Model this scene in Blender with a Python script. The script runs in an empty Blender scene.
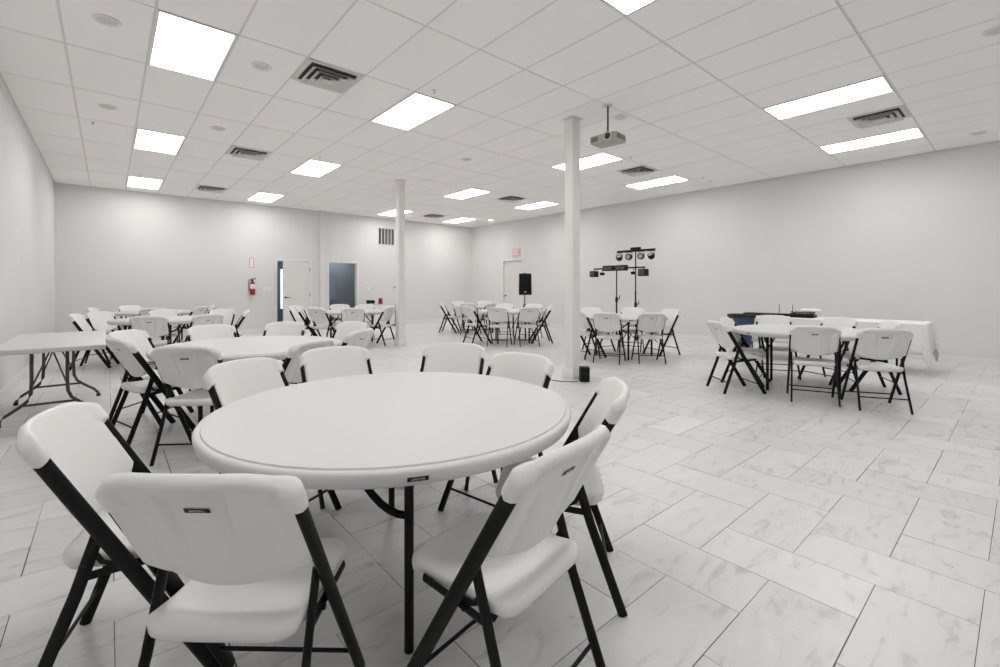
import bpy, bmesh, math, random
from mathutils import Vector, Matrix
random.seed(7)
PI = math.pi
R = math.radians
scene = bpy.context.scene
col = scene.collection

# ------------------------------------------------------------------ materials
def mat(name, color, rough=0.5, spec=0.5, metal=0.0, noise=0.0, nscale=20.0, bump=0.0, bscale=200.0, emis=None, estr=0.0):
    m = bpy.data.materials.new(name); m.use_nodes = True
    nt = m.node_tree; b = nt.nodes['Principled BSDF']
    b.inputs['Base Color'].default_value = (*color, 1)
    b.inputs['Roughness'].default_value = rough
    b.inputs['Specular IOR Level'].default_value = spec
    b.inputs['Metallic'].default_value = metal
    tc = nt.nodes.new('ShaderNodeTexCoord')
    if noise > 0:
        n = nt.nodes.new('ShaderNodeTexNoise'); n.inputs['Scale'].default_value = nscale; n.inputs['Detail'].default_value = 4
        r = nt.nodes.new('ShaderNodeValToRGB')
        r.color_ramp.elements[0].position = .3; r.color_ramp.elements[1].position = .7
        r.color_ramp.elements[0].color = (*[c * (1 - noise) for c in color], 1)
        r.color_ramp.elements[1].color = (*[min(1, c * (1 + noise)) for c in color], 1)
        nt.links.new(tc.outputs['Object'], n.inputs['Vector']); nt.links.new(n.outputs['Fac'], r.inputs['Fac'])
        nt.links.new(r.outputs['Color'], b.inputs['Base Color'])
    if bump > 0:
        n2 = nt.nodes.new('ShaderNodeTexNoise'); n2.inputs['Scale'].default_value = bscale
        bp = nt.nodes.new('ShaderNodeBump'); bp.inputs['Strength'].default_value = bump; bp.inputs['Distance'].default_value = .002
        nt.links.new(tc.outputs['Object'], n2.inputs['Vector']); nt.links.new(n2.outputs['Fac'], bp.inputs['Height'])
        nt.links.new(bp.outputs['Normal'], b.inputs['Normal'])
    if emis:
        b.inputs['Emission Color'].default_value = (*emis, 1); b.inputs['Emission Strength'].default_value = estr
    return m

M = {}
M['wall'] = mat('wall_paint', (.70, .693, .684), .6, .3, noise=.015, nscale=1.5, bump=.12, bscale=120)
M['trim'] = mat('trim_paint', (.76, .75, .735), .45)
M['column'] = mat('column_paint', (.76, .75, .735), .45)
M['tile_c'] = mat('ceiling_tile', (.945, .933, .921), .9, .1, noise=.02, nscale=160, bump=.3, bscale=260)
M['tbar'] = mat('ceiling_grid', (.74, .72, .70), .5)
M['plastic'] = mat('white_plastic', (.735, .727, .712), .42, .45, bump=.15, bscale=420)
M['top'] = mat('table_plastic', (.59, .588, .587), .45, .4, bump=.15, bscale=420)
M['black'] = mat('black_steel', (.006, .006, .006), .45, .2)
M['grey_steel'] = mat('grey_steel', (.06, .058, .055), .42, .5)
M['rubber'] = mat('black_rubber', (.015, .015, .015), .7)
M['case'] = mat('black_plastic', (.008, .008, .008), .5, .25)
M['grille'] = mat('speaker_grille', (.010, .010, .010), .8, .2, bump=.5, bscale=300)
M['letter'] = mat('pale_lettering', (.55, .54, .52), .5)
M['cloth'] = mat('white_cloth', (.80, .785, .80), .85, .1, bump=.2, bscale=300)
M['door'] = mat('door_paint', (.73, .715, .69), .4)
M['door_pink'] = mat('door_paint_warm', (.71, .68, .665), .4)
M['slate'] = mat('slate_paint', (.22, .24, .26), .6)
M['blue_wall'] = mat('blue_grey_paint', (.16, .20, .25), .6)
M['bfloor'] = mat('back_room_floor', (.45, .5, .56), .4)
M['navy'] = mat('navy_plastic', (.04, .06, .12), .5, noise=.15, nscale=6)
M['red'] = mat('red_paint', (.28, .012, .012), .35)
M['sign_red'] = mat('sign_red', (.72, .05, .07), .5)
M['chrome'] = mat('brushed_metal', (.55, .55, .55), .3, metal=1)
M['white_p'] = mat('white_enamel', (.80, .79, .78), .4)
M['vent'] = mat('vent_enamel', (.68, .665, .64), .5)
M['duct'] = mat('vent_throat', (.10, .10, .10), .9)
M['dark'] = mat('duct_dark', (.02, .02, .02), .9)
M['can'] = mat('can_reflector', (.62, .61, .59), .4)
M['proj'] = mat('projector_shell', (.40, .385, .335), .45)
M['projd'] = mat('projector_vent', (.07, .068, .064), .5)
M['lens'] = mat('lens_glass', (.01, .01, .012), .08)
M['panel'] = mat('light_panel', (.9, .9, .9), .5, emis=(1, .99, .98), estr=12.7)
M['lamp'] = mat('lit_lamp', (.9, .9, .9), .5, emis=(1, .98, .95), estr=14)
M['day'] = mat('daylight_glass', (.8, .85, .9), .3, emis=(.75, .86, 1), estr=3.2)

M['strip_glow'] = mat('faint_glow_pane', (.20, .24, .30), .15, emis=(.5, .65, 1), estr=.04)
# floor tile with marble veins, tone by tile
def marble():
    m = bpy.data.materials.new('marble_tile'); m.use_nodes = True
    nt = m.node_tree; L = nt.links; b = nt.nodes['Principled BSDF']
    b.inputs['Roughness'].default_value = .34; b.inputs['Specular IOR Level'].default_value = .38
    at = nt.nodes.new('ShaderNodeAttribute'); at.attribute_name = 'tone'
    tc = nt.nodes.new('ShaderNodeTexCoord')
    mp = nt.nodes.new('ShaderNodeVectorMath'); mp.operation = 'ADD'
    sc_ = nt.nodes.new('ShaderNodeVectorMath'); sc_.operation = 'SCALE'; sc_.inputs['Scale'].default_value = 37
    L.new(at.outputs['Color'], sc_.inputs[0]); L.new(tc.outputs['Object'], mp.inputs[0]); L.new(sc_.outputs[0], mp.inputs[1])
    st = nt.nodes.new('ShaderNodeMapping'); st.inputs['Scale'].default_value = (1.6, 4.2, 1); st.inputs['Rotation'].default_value = (0, 0, .25)
    L.new(mp.outputs[0], st.inputs['Vector'])
    n1 = nt.nodes.new('ShaderNodeTexNoise'); n1.inputs['Scale'].default_value = 2.2; n1.inputs['Detail'].default_value = 8; n1.inputs['Roughness'].default_value = .62; n1.inputs['Distortion'].default_value = 1.2
    L.new(st.outputs[0], n1.inputs['Vector'])
    r1 = nt.nodes.new('ShaderNodeValToRGB'); e = r1.color_ramp.elements
    e[0].position = .30; e[0].color = (.46, .452, .445, 1)
    e[1].position = .44; e[1].color = (.63, .623, .617, 1)
    x = e.new(.70); x.color = (.67, .663, .657, 1)
    L.new(n1.outputs['Fac'], r1.inputs['Fac'])
    n2 = nt.nodes.new('ShaderNodeTexNoise'); n2.inputs['Scale'].default_value = 3.5; n2.inputs['Detail'].default_value = 6; n2.inputs['Distortion'].default_value = 2.5
    L.new(st.outputs[0], n2.inputs['Vector'])
    r2 = nt.nodes.new('ShaderNodeValToRGB'); e = r2.color_ramp.elements
    e[0].position = .485; e[0].color = (1, 1, 1, 1); e[1].position = .5; e[1].color = (.80, .79, .78, 1)
    x = e.new(.515); x.color = (1, 1, 1, 1)
    L.new(n2.outputs['Fac'], r2.inputs['Fac'])
    n3 = nt.nodes.new('ShaderNodeTexNoise'); n3.inputs['Scale'].default_value = 1.3
    L.new(mp.outputs[0], n3.inputs['Vector'])
    mr = nt.nodes.new('ShaderNodeMapRange'); mr.inputs['From Min'].default_value = .48; mr.inputs['From Max'].default_value = .66; mr.inputs['To Max'].default_value = .8
    L.new(n3.outputs['Fac'], mr.inputs['Value'])
    mx = nt.nodes.new('ShaderNodeMix'); mx.data_type = 'RGBA'; mx.blend_type = 'MULTIPLY'
    L.new(mr.outputs[0], mx.inputs['Factor']); L.new(r1.outputs['Color'], mx.inputs['A']); L.new(r2.outputs['Color'], mx.inputs['B'])
    mt = nt.nodes.new('ShaderNodeMapRange'); mt.inputs['To Min'].default_value = .93; mt.inputs['To Max'].default_value = 1.05
    sx = nt.nodes.new('ShaderNodeSeparateColor'); L.new(at.outputs['Color'], sx.inputs[0]); L.new(sx.outputs[0], mt.inputs['Value'])
    v = nt.nodes.new('ShaderNodeVectorMath'); v.operation = 'SCALE'
    L.new(mx.outputs['Result'], v.inputs[0]); L.new(mt.outputs[0], v.inputs['Scale']); L.new(v.outputs[0], b.inputs['Base Color'])
    return m
M['marble'] = marble()
M['grout'] = mat('tile_grout', (.13, .125, .12), .9, .1)

# ------------------------------------------------------------------ mesh helpers
class MB:
    def __init__(s): s.bm = bmesh.new(); s.mi = 0
    def face(s, vs):
        try:
            f = s.bm.faces.new(vs); f.material_index = s.mi; f.smooth = True; return f
        except ValueError: return None
    def box(s, x0, x1, y0, y1, z0, z1, m=None, bev=0.0):
        t = bmesh.new(); bmesh.ops.create_cube(t, size=1)
        bmesh.ops.transform(t, matrix=Matrix.Translation(((x0+x1)/2, (y0+y1)/2, (z0+z1)/2)) @ Matrix.Diagonal((abs(x1-x0), abs(y1-y0), abs(z1-z0), 1)), verts=t.verts)
        if bev > 0: bmesh.ops.bevel(t, geom=t.edges[:], offset=bev, segments=2, profile=.6, affect='EDGES')
        s.add(t, m)
    def add(s, t, m=None):
        if m is not None: bmesh.ops.transform(t, matrix=m, verts=t.verts)
        mp = {v: s.bm.verts.new(v.co) for v in t.verts}
        for f in t.faces:
            g = s.bm.faces.new([mp[v] for v in f.verts]); g.material_index = s.mi; g.smooth = True
        t.free()
    def tube(s, pts, rx, ry=None, n=12, side=None, cap=True):
        """sweep an ellipse (rx along 'side', ry across) along a polyline"""
        ry = rx if ry is None else ry
        pts = [Vector(p) for p in pts]; rings = []
        for i, p in enumerate(pts):
            d = (pts[min(i+1, len(pts)-1)] - pts[max(i-1, 0)]).normalized()
            a = Vector(side) if side else (Vector((0, 0, 1)) if abs(d.z) < .9 else Vector((1, 0, 0)))
            a = (a - d * a.dot(d)).normalized(); b = d.cross(a)
            rings.append([s.bm.verts.new(p + a * rx * math.cos(2*PI*k/n) + b * ry * math.sin(2*PI*k/n)) for k in range(n)])
        for i in range(len(rings)-1):
            for k in range(n): s.face([rings[i][k], rings[i][(k+1) % n], rings[i+1][(k+1) % n], rings[i+1][k]])
        if cap: s.face(rings[0][::-1]); s.face(rings[-1])
    def lathe(s, prof, n=48, c=(0, 0, 0), m=None):
        t = bmesh.new(); rings = []
        for r, z in prof:
            if r < 1e-6: rings.append([t.verts.new((c[0], c[1], c[2]+z))])
            else: rings.append([t.verts.new((c[0]+r*math.cos(2*PI*k/n), c[1]+r*math.sin(2*PI*k/n), c[2]+z)) for k in range(n)])
        for A, B in zip(rings, rings[1:]):
            for k in range(n):
                k2 = (k+1) % n
                if len(A) == 1 and len(B) == 1: continue
                if len(A) == 1: t.faces.new([A[0], B[k2], B[k]])
                elif len(B) == 1: t.faces.new([A[k], A[k2], B[0]])
                else: t.faces.new([A[k], A[k2], B[k2], B[k]])
        s.add(t, m)
    def build(s, name, mats, parent=None, smooth=True, angle=38, loc=None):
        bmesh.ops.recalc_face_normals(s.bm, faces=s.bm.faces[:])
        me = bpy.data.meshes.new(name); s.bm.to_mesh(me); s.bm.free()
        for m in (mats if isinstance(mats, (list, tuple)) else [mats]): me.materials.append(M[m])
        if smooth: me.set_sharp_from_angle(angle=R(angle))
        else:
            for p in me.polygons: p.use_smooth = False
        o = bpy.data.objects.new(name, me); col.objects.link(o)
        if parent: o.parent = parent
        if loc: o.location = loc
        return o

def tag(o, label, cat, group=None, kind=None):
    o['label'] = label; o['category'] = cat
    if group: o['group'] = group
    if kind: o['kind'] = kind
    return o
def thing(name, label, cat, loc=(0, 0, 0), rz=0.0, group=None):
    o = bpy.data.objects.new(name, None); o.empty_display_size = .1; col.objects.link(o)
    o.location = loc; o.rotation_euler = (0, 0, rz)
    return tag(o, label, cat, group)
def struct(o): o['kind'] = 'structure'; return o
def dup(root, loc, rz, label, group=None):
    def cp(o, par):
        c = o.copy(); col.objects.link(c)
        if par: c.parent = par
        for ch in o.children: cp(ch, c)
        return c
    c = cp(root, None); c.location = loc; c.rotation_euler = (0, 0, rz); c['label'] = label
    if group: c['group'] = group
    return c
def text_mesh(body, size, depth=.0006, font_w=1.0):
    cu = bpy.data.curves.new('lettering', 'FONT'); cu.body = body; cu.size = size; cu.extrude = depth
    cu.align_x = 'CENTER'; cu.align_y = 'CENTER'; cu.resolution_u = 2
    o = bpy.data.objects.new('lettering', cu); col.objects.link(o)
    dg = bpy.context.evaluated_depsgraph_get(); me = bpy.data.meshes.new_from_object(o.evaluated_get(dg))
    bpy.data.objects.remove(o)
    t = bmesh.new(); t.from_mesh(me); bpy.data.meshes.remove(me)
    return t

# ------------------------------------------------------------------ room
H = 3.60; XL, XR, YB, YF = -.91, 10.75, 14.11, -5.6
TX = .3048; FX0, FY0 = 2.15, .4164

def build_floor():
    b = MB()
    b.mi = 1; b.box(XL-.2, XR+.2, YF-.2, YB+.15, -.12, -.0016); b.mi = 0
    lay = b.bm.loops.layers.color.new('tone')
    i0, i1 = int((XL-FX0)/TX)-3, int((XR-FX0)/TX)+3
    j0, j1 = int((YF-FY0)/TX)-3, int((YB-FY0)/TX)+3
    def tile(ci, cj, w, h):
        g = [random.choice((.0010, .0016, .0026)) for _ in range(4)]
        x0, x1 = FX0+ci*TX+g[0], FX0+(ci+w)*TX-g[1]; y0, y1 = FY0+cj*TX+g[2], FY0+(cj+h)*TX-g[3]
        x0, x1 = max(x0, XL), min(x1, XR); y0, y1 = max(y0, YF), min(y1, YB+.12)
        if x1-x0 < .01 or y1-y0 < .01: return
        t = (random.random(), random.random(), random.random(), 1)
        f = b.face([b.bm.verts.new(p) for p in ((x0, y0, 0), (x1, y0, 0), (x1, y1, 0), (x0, y1, 0))])
        for l in f.loops: l[lay] = t
        vs = list(f.verts)
        lo = [b.bm.verts.new((v.co.x, v.co.y, -.0016)) for v in vs]
        for k in range(4):
            q = b.face([vs[k], lo[k], lo[(k+1) % 4], vs[(k+1) % 4]])
            for l in q.loops: l[lay] = t
    for k in range(j0-2, j1+3):
        for m in range(-40, 41):
            i = -k + 4*m
            if i0-3 < i < i1+3:
                tile(i, k, 1, 2)                 # long side down the hall
                tile(i-1, k-1, 2, 1)             # long side across the hall
    return struct(b.build('floor', ['marble', 'grout'], smooth=False))
build_floor()

GX0, GU, GY0, GV = .30, .6165, 4.76, 1.25       # ceiling grid
LIGHTS = [(0, 0), (0, 3), (0, 6), (4, 0), (4, 3), (4, 6), (10, -3), (10, 0), (10, 3), (10, 6), (14, -3), (14, 0), (14, 3), (14, 6), (4, -3), (0, -3), (0, -6), (4, -6), (10, -6), (14, -6)]
VENTS = [(2, 0), (2, 3), (2, 6), (12, 0), (12, 3), (12, 6), (12, -3)]
def build_ceiling():
    b = MB()
    b.box(XL-.2, XR+.2, YF-.2, YB+.2, H+.012, H+.15)
    xs = [GX0+GU*i for i in range(-2, 18)]; ys = [GY0+GV*j for j in range(-7, 9)]
    xs = [XL] + [x for x in xs if XL+.02 < x < XR-.02] + [XR]; ys = [YF] + [y for y in ys if YF+.02 < y < YB-.02] + [YB]
    g = .011
    for x0, x1 in zip(xs, xs[1:]):
        for y0, y1 in zip(ys, ys[1:]):
            b.box(x0+g, x1-g, y0+g, y1-g, H, H+.014)          # the lay-in tiles
    b.mi = 1
    for x in xs[1:-1]: b.box(x-.012, x+.012, YF, YB, H+.003, H+.012)
    for y in ys[1:-1]: b.box(XL, XR, y-.009, y+.009, H+.003, H+.012)
    for x in (XL, XR): b.box(x-.02, x+.02, YF, YB, H-.004, H+.01)
    b.box(XL, XR, YB-.02, YB+.02, H-.004, H+.01)
    return struct(b.build('ceiling', ['tile_c', 'tbar'], smooth=False))
build_ceiling()

def wall(name, boxes):
    b = MB()
    for q in boxes: b.box(*q)
    return struct(b.build(name, 'wall', smooth=False))
D1, D2, DH = (3.68, 4.59), (5.17, 6.07), 2.04
wall('wall_left', [(XL-.15, XL, YF-.15, YB+.15, -.1, H)])
wall('wall_back', [(XL, D1[0], YB, YB+.14, -.1, H), (D1[1], D2[0], YB, YB+.14, -.1, H), (D2[1], XR, YB, YB+.14, -.1, H),
                   (D1[0], D1[1], YB, YB+.14, DH, H), (D2[0], D2[1], YB, YB+.14, DH, H)])
wf = MB(); wf.box(XL, XR, YF-.15, YF, -.1, H); struct(wf.build('wall_front', 'slate', smooth=False))  # unseen wall behind the camera, coloured dark to dim the chair backs
wall('wall_right', [(XR, XR+.15, YF-.15, 11.37, -.1, H), (XR, XR+.15, 12.27, YB+.15, -.1, H), (XR, XR+.15, 11.37, 12.27, 2.20, H)])
b = MB(); b.box(4.88, 5.08, YB-.09, YB+.01, 0, H); struct(b.build('trim_1', 'wall', smooth=False))   # boxed post on the back wall
def base(name, x0, x1, y0, y1, nx=0, ny=0):
    b = MB(); b.box(x0, x1, y0, y1, 0, .10); b.box(x0 + (0 if nx >= 0 else .004), x1 - (0 if nx <= 0 else .004), y0, y1, .10, .112)
    struct(b.build(name, 'trim', smooth=False))
base('baseboard_left', XL, XL+.014, YF, YB, nx=1)
b = MB()
for a0, a1 in ((XL, D1[0]-.07), (D1[1]+.07, 4.88), (5.08, D2[0]-.07), (D2[1]+.07, XR)): b.box(a0, a1, YB-.014, YB, 0, .11)
struct(b.build('baseboard_back', 'trim', smooth=False))
b = MB()
for a0, a1 in ((YF, 11.31), (12.33, YB)): b.box(XR-.014, XR, a0, a1, 0, .11)
struct(b.build('baseboard_right', 'trim', smooth=False))

# back rooms behind the two doorways
b = MB(); y0, y1 = YB+.14, YB+2.6
b.box(2.9, 4.98, y1, y1+.1, 0, 2.6); b.box(2.8, 2.9, y0, y1+.1, 0, 2.6); b.box(4.98, 5.06, y0, y1+.1, 0, 2.6)
struct(b.build('wall_back_office', 'blue_wall', smooth=False))
b = MB(); b.box(5.06, 6.9, y0+1.3, y0+1.4, 0, 2.6); b.box(6.8, 6.9, y0, y0+1.3, 0, 2.6)
struct(b.build('wall_back_passage', 'slate', smooth=False))
b = MB(); b.box(2.8, 6.9, YB+.121, y1+.1, -.1, -.001); struct(b.build('floor_back_rooms', 'bfloor', smooth=False))
b = MB(); b.box(2.8, 6.9, y0, y1+.1, 2.6, 2.7); struct(b.build('ceiling_back_rooms', 'wall', smooth=False))
# tall window of the back office, daylight in its pane
w = MB()
for q in ((4.44, 4.47, .55, 1.88), (4.93, 4.96, .55, 1.88), (4.44, 4.96, .52, .55), (4.44, 4.96, 1.88, 1.91)): w.box(q[0], q[1], y1-.03, y1+.01, q[2], q[3])
w = struct(w.build('window_1', 'white_p', smooth=False))
p = MB(); p.box(4.47, 4.93, y1-.012, y1-.004, .55, 1.88); p.build('glowing_pane', 'day', w, smooth=False)

w = MB(); yy = y0+1.3  # framed pane with a faint added glow, the dark doorway's lighter strip
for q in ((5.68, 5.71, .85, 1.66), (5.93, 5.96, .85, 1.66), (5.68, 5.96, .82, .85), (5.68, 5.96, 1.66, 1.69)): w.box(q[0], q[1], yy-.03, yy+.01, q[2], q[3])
w = struct(w.build('pale_strip_frame', 'slate', smooth=False))
p = MB(); p.box(5.71, 5.93, yy-.012, yy-.004, .85, 1.66); p.build('glowing_pane', 'strip_glow', w, smooth=False)

def door_frame(name, x0, x1, h, y):
    b = MB(); t = .06
    b.box(x0-t, x0, y-.018, y+.16, 0, h+t); b.box(x1, x1+t, y-.018, y+.16, 0, h+t); b.box(x0, x1, y-.018, y+.16, h, h+t)
    return struct(b.build(name, 'trim', smooth=False))
door_frame('trim_2', D1[0]+.002, D1[1]-.002, DH-.001, YB)
door_frame('trim_3', D2[0]+.002, D2[1]-.002, DH-.001, YB)

def door_leaf(name, w, h, mt, hinge_left=False, rails=((.12, .92), (1.02, 1.9))):
    """leaf from x=-w..0 hinged at x=0, face toward -y"""
    b = MB(); b.box(-w, 0, 0, .02, .006, h)
    fr = .1
    b.box(-w, -w+fr, -.008, .028, .006, h); b.box(-fr, 0, -.008, .028, .006, h)
    zz = [.006] + [z for r in rails for z in r] + [h]
    for k in range(0, len(zz), 2): b.box(-w+fr, -fr, -.008, .028, zz[k], zz[k+1])
    o = b.build(name, mt, smooth=False)
    hd = MB()
    for sgn in (-1, 1):
        yy = -.008 if sgn < 0 else .028
        hd.tube([(-w+.06, yy, .98), (-w+.06, yy+sgn*.045, .98)], .012); hd.tube([(-w+.06, yy+sgn*.045, .98), (-w+.17, yy+sgn*.045, .98)], .009)
        hd.lathe([(0, 0), (.026, 0), (.026, .006), (0, .006)], 16, m=Matrix.Translation((-w+.06, yy+sgn*.003, .98)) @ Matrix.Rotation(PI/2, 4, 'X'))
    hd.build('door_handle', 'case', o)
    hg = MB()
    for z in (.25, 1.05, 1.8): hg.tube([(.002, -.012, z-.05), (.002, -.012, z+.05)], .009, n=8)
    hg.build('hinge', 'case', o)
    return struct(o)
d = door_leaf('door_1', .88, 2.02, 'door'); d.location = (D1[1]-.012, YB-.03, 0); d.rotation_euler = (0, 0, R(21))
d = door_leaf('door_2', .80, 2.0, 'slate'); d.location = (5.10, y0+.12, 0); d.rotation_euler = (0, 0, -R(97))
# exit door in the right wall (closed)
d = door_leaf('door_3', .89, 2.19, 'door_pink', rails=()); d.location = (XR+.05, 11.375, 0); d.rotation_euler = (0, 0, -PI/2)
b = MB(); t = .05
b.box(XR-.016, XR+.13, 11.372-t, 11.372, 0, 2.20+t); b.box(XR-.016, XR+.13, 12.268, 12.268+t, 0, 2.20+t); b.box(XR-.016, XR+.13, 11.372, 12.268, 2.199, 2.20+t)
struct(b.build('trim_4', 'trim', smooth=False))

# ------------------------------------------------------------------ columns
def column(x, y, label):
    t = thing('support_column', label, 'column', (x, y, 0), 0, 'square white columns'); t['kind'] = 'structure'
    b = MB(); b.box(-.075, .075, -.075, .075, 0, H-.012, bev=.006); b.build('shaft', 'column', t)
    b = MB(); b.box(-.095, .095, -.095, .095, 0, .13, bev=.004); b.box(-.086, .086, -.086, .086, .13, .145); b.build('base_trim', 'trim', t)
    b = MB(); b.box(-.10, .10, -.10, .10, H-.012, H-.001); b.build('ceiling_collar', 'tbar', t, smooth=False)
    return t
column(4.87, 4.11, 'square white column standing in front, black box at its foot')
column(4.82, 8.92, 'square white column farther back, near the white cabinet')

# ------------------------------------------------------------------ folding chair
def make_chair(loc, rz, label, group):
    t = thing('folding_chair', label, 'chair', loc, rz, group)
    TOP, FOOT = Vector((0, -.245, .80)), Vector((0, .225, .0))
    ax = (TOP - FOOT).normalized(); nrm = Vector((0, ax.z, -ax.y))       # nrm points to the front of the backrest
    if nrm.y < 0: nrm = -nrm
    def on(z): f = z/.80; return FOOT.lerp(TOP, f)
    # --- backrest: moulded shell. u across, s along the slope
    b = MB(); NU, NS = 64, 26
    def half(s):                       # half width by height fraction 0..1
        lo = .205 + .004 * s
        k = min(1, max(0, (s - .735) / .010))
        return lo * (1-k) + .235 * k
    zlo, zhi = .540, .861
    L_lo = (zlo - 0) / ax.z; L_hi = (zhi - 0) / ax.z
    us = [-1, -.985, -.955, -.915] + [-.86 + 1.72*k/(NU-7) for k in range(NU-6)] + [.915, .955, .985, 1]
    ss = [0, .012, .035, .07] + [.12 + .56*k/10 for k in range(11)] + [.705, .720, .7345, .7400, .7455, .755, .77] + [.79, .82, .87, .91, .945, .97, .988, 1]
    front, back = [], []
    for s in ss:
        fr, bk = [], []
        for u in us:
            w = half(s)
            q_ = max(0, (abs(u)-.48)/.52); top = 1 - .075*abs(u)**2 - .17*(1-math.sqrt(max(0, 1-q_*q_*.985)))   # rounded shoulders
            q_ = max(0, (abs(u)-.72)/.28); bot = .075*abs(u)**2 + .10*(1-math.sqrt(max(0, 1-q_*q_*.985)))        # bowed lower edge
            sh = bot + (top-bot)*s
            x = u*w
            l = L_lo + (L_hi-L_lo)*sh
            du = (1-abs(u))*w; ds = min(s, 1-s)*(L_hi-L_lo)*(top-bot)
            dd = min(du, ds)
            rr = .022 if s > .5 else .016; e = 1 if dd > rr else math.sqrt(max(0, 1-(1-dd/rr)**2))
            curve = .004 - (.022 + .034*(1-sh))*(1-min(1, abs(x)/.215)**2)      # dished to the rear, deeper low down
            kk = min(1, max(0, (s-.735)/.010)); rim = max(0, 1-max(0, (1-abs(u))*w-.034)/.03)*kk; rim = max(rim, .9*max(0, 1-(1-s)*.33/.05), min(1, .88*max(0, 1-max(0, (1-abs(u))*w-.016)/.05)))
            tf = .010 + .006*min(1, abs(x)/.2)**3 + .010*kk*max(0, min(1, (abs(x)-.18)/.03)); tb = .012 + .0185*rim
            pf = FOOT + ax*l + nrm*(curve + tf*e); pb = FOOT + ax*l + nrm*(curve - tb*e)
            # recessed grip behind
            gx = .088 - .035*(1-sh)
            if abs(x) < gx and .12 < sh < .84:
                q = min(1, (gx-abs(x))/.009, (.84-sh)/.03); pb = pb + nrm*(.013*q*min(1, (sh-.12)/.4))
            edge = (u in (-1, 1)) or (s in (0, 1))
            low = (1-kk)*min(1, max(0, (abs(u)-.85)/.1))
            if u in (-1, 1): pf = pf - nrm*(.018*low)                    # rear shell wraps behind the tube
            pf.x = x + (math.copysign(.015, u)*low if u in (-1, 1) else 0); pb.x = x + math.copysign(.015, u)*low
            v = b.bm.verts.new(pf); fr.append(v); bk.append(v if edge else b.bm.verts.new(pb))
        front.append(fr); back.append(bk)
    for i in range(len(ss)-1):
        for j in range(len(us)-1):
            b.face([front[i][j], front[i][j+1], front[i+1][j+1], front[i+1][j]])
            b.face([back[i][j+1], back[i][j], back[i+1][j], back[i+1][j+1]])
    bk = b.build('backrest', 'plastic', t, angle=60)
    # maker's plate on the rear of the backrest
    pz = L_lo + (L_hi-L_lo)*.70
    sh_ = .70; o = FOOT + ax*pz + nrm*(.004 - (.022 + .034*(1-sh_)) - .012 + .013 - .0012)
    Mx = Matrix((( -1, 0, 0, o.x), (0, ax.y, -nrm.y, o.y), (0, ax.z, -nrm.z, o.z), (0, 0, 0, 1)))
    b = MB(); b.box(-.029, .029, -.0062, .0062, 0, .0015, Mx); b.mi = 1
    tm = text_mesh('LIFETIME', .0095, .0003); b.add(tm, Mx @ Matrix.Translation((0, 0, .0017)))
    b.build('maker_plate', ['case', 'letter'], bk, smooth=False)
    # --- seat
    b = MB(); N = 24
    ys_ = [-.185 + .41*k/16 for k in range(17)]
    def seat_w(y): return .1915 - .010*max(0, (y-.05)/.175)**2
    tops, bots = [], []
    uu = [-1, -.985, -.95, -.90] + [-.82 + 1.64*k/12 for k in range(13)] + [.90, .95, .985, 1]
    vv = [0, .012, .04, .08] + [.14 + .70*k/12 for k in range(13)] + [.89, .93, .96, .985, 1]
    for v_ in vv:
        tr, br = [], []
        for u in uu:
            cy = .055*max(0, (abs(u)-.62)/.38)**2.5                       # rounded corners
            y = (-.20+cy*.8) + (.445-cy*1.8)*v_
            x = u*seat_w(y)
            dd = min((1-abs(u))*.19, min(v_, 1-v_)*.41)
            e = 1 if dd > .028 else math.sqrt(max(0, 1-(1-dd/.028)**2))
            dish = -.010*(1-u*u)*math.sin(PI*min(1, v_*1.15))
            roll = -.020*max(0, (v_-.72)/.28)**2 + .008*max(0, (.2-v_)/.2)
            z = .447 + dish + roll
            a_ = b.bm.verts.new((x, y, z - .022*(1-e)))
            edge = u in (-1, 1) or v_ in (0, 1)
            tr.append(a_); br.append(a_ if edge else b.bm.verts.new((x, y, z - .022 - .026*e - (.008*e if dd < .03 else 0))))
        tops.append(tr); bots.append(br)
    for i in range(len(vv)-1):
        for j in range(len(uu)-1):
            b.face([tops[i][j], tops[i][j+1], tops[i+1][j+1], tops[i+1][j]])
            b.face([bots[i][j+1], bots[i][j], bots[i+1][j], bots[i+1][j+1]])
    b.build('seat', 'plastic', t, angle=60)
    # --- steel frame
    PIV = on(.515)
    RF = Vector((0, -.262, 0))
    for s in (-1, 1):
        x = s*.2185
        b = MB(); b.tube([FOOT + Vector((x, 0, .001)) , on(.30) + Vector((x, 0, 0)), on(.762) + Vector((x, 0, 0))], .0115, .0225, n=14, side=(1, 0, 0)); b.build('front_leg', 'black', t)
        x2 = s*.203
        b = MB(); b.tube([RF + Vector((x2*1.06, 0, .001)), PIV.lerp(RF, .35) + Vector((x2, 0, 0)), PIV + Vector((x2, -.006, .01))], .0095, .018, n=14, side=(1, 0, 0)); b.build('rear_leg', 'black', t)
        b = MB(); b.tube([(s*.1975, .125, .404), (s*.1975, -.02, .392), (s*.1985, -.126, .380)], .005, .013, n=10, side=(1, 0, 0))
        b.build('seat_rail', 'black', t)
        b = MB(); b.tube([(s*.1985, -.100, .452), (s*.1985, -.082, .418), (s*.1985, -.060, .408), (s*.1985, -.005, .414)], .0045, .008, n=8, side=(1, 0, 0))
        b.build('fold_link', 'black', t)
    fz = on(.11); b = MB(); b.tube([(-.212, fz.y, fz.z), (.212, fz.y, fz.z)], .0065, n=10); b.build('stretcher', 'black', t)
    rz_ = PIV.lerp(RF, .74); b = MB(); b.tube([(-.208, rz_.y, rz_.z), (.208, rz_.y, rz_.z)], .0065, n=10); b.build('stretcher', 'black', t)
    cz = on(.43); b = MB(); b.tube([(-.21, -.045, .393), (.21, -.045, .393)], .008, n=10); b.build('cross_bar', 'black', t)
    return t

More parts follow.
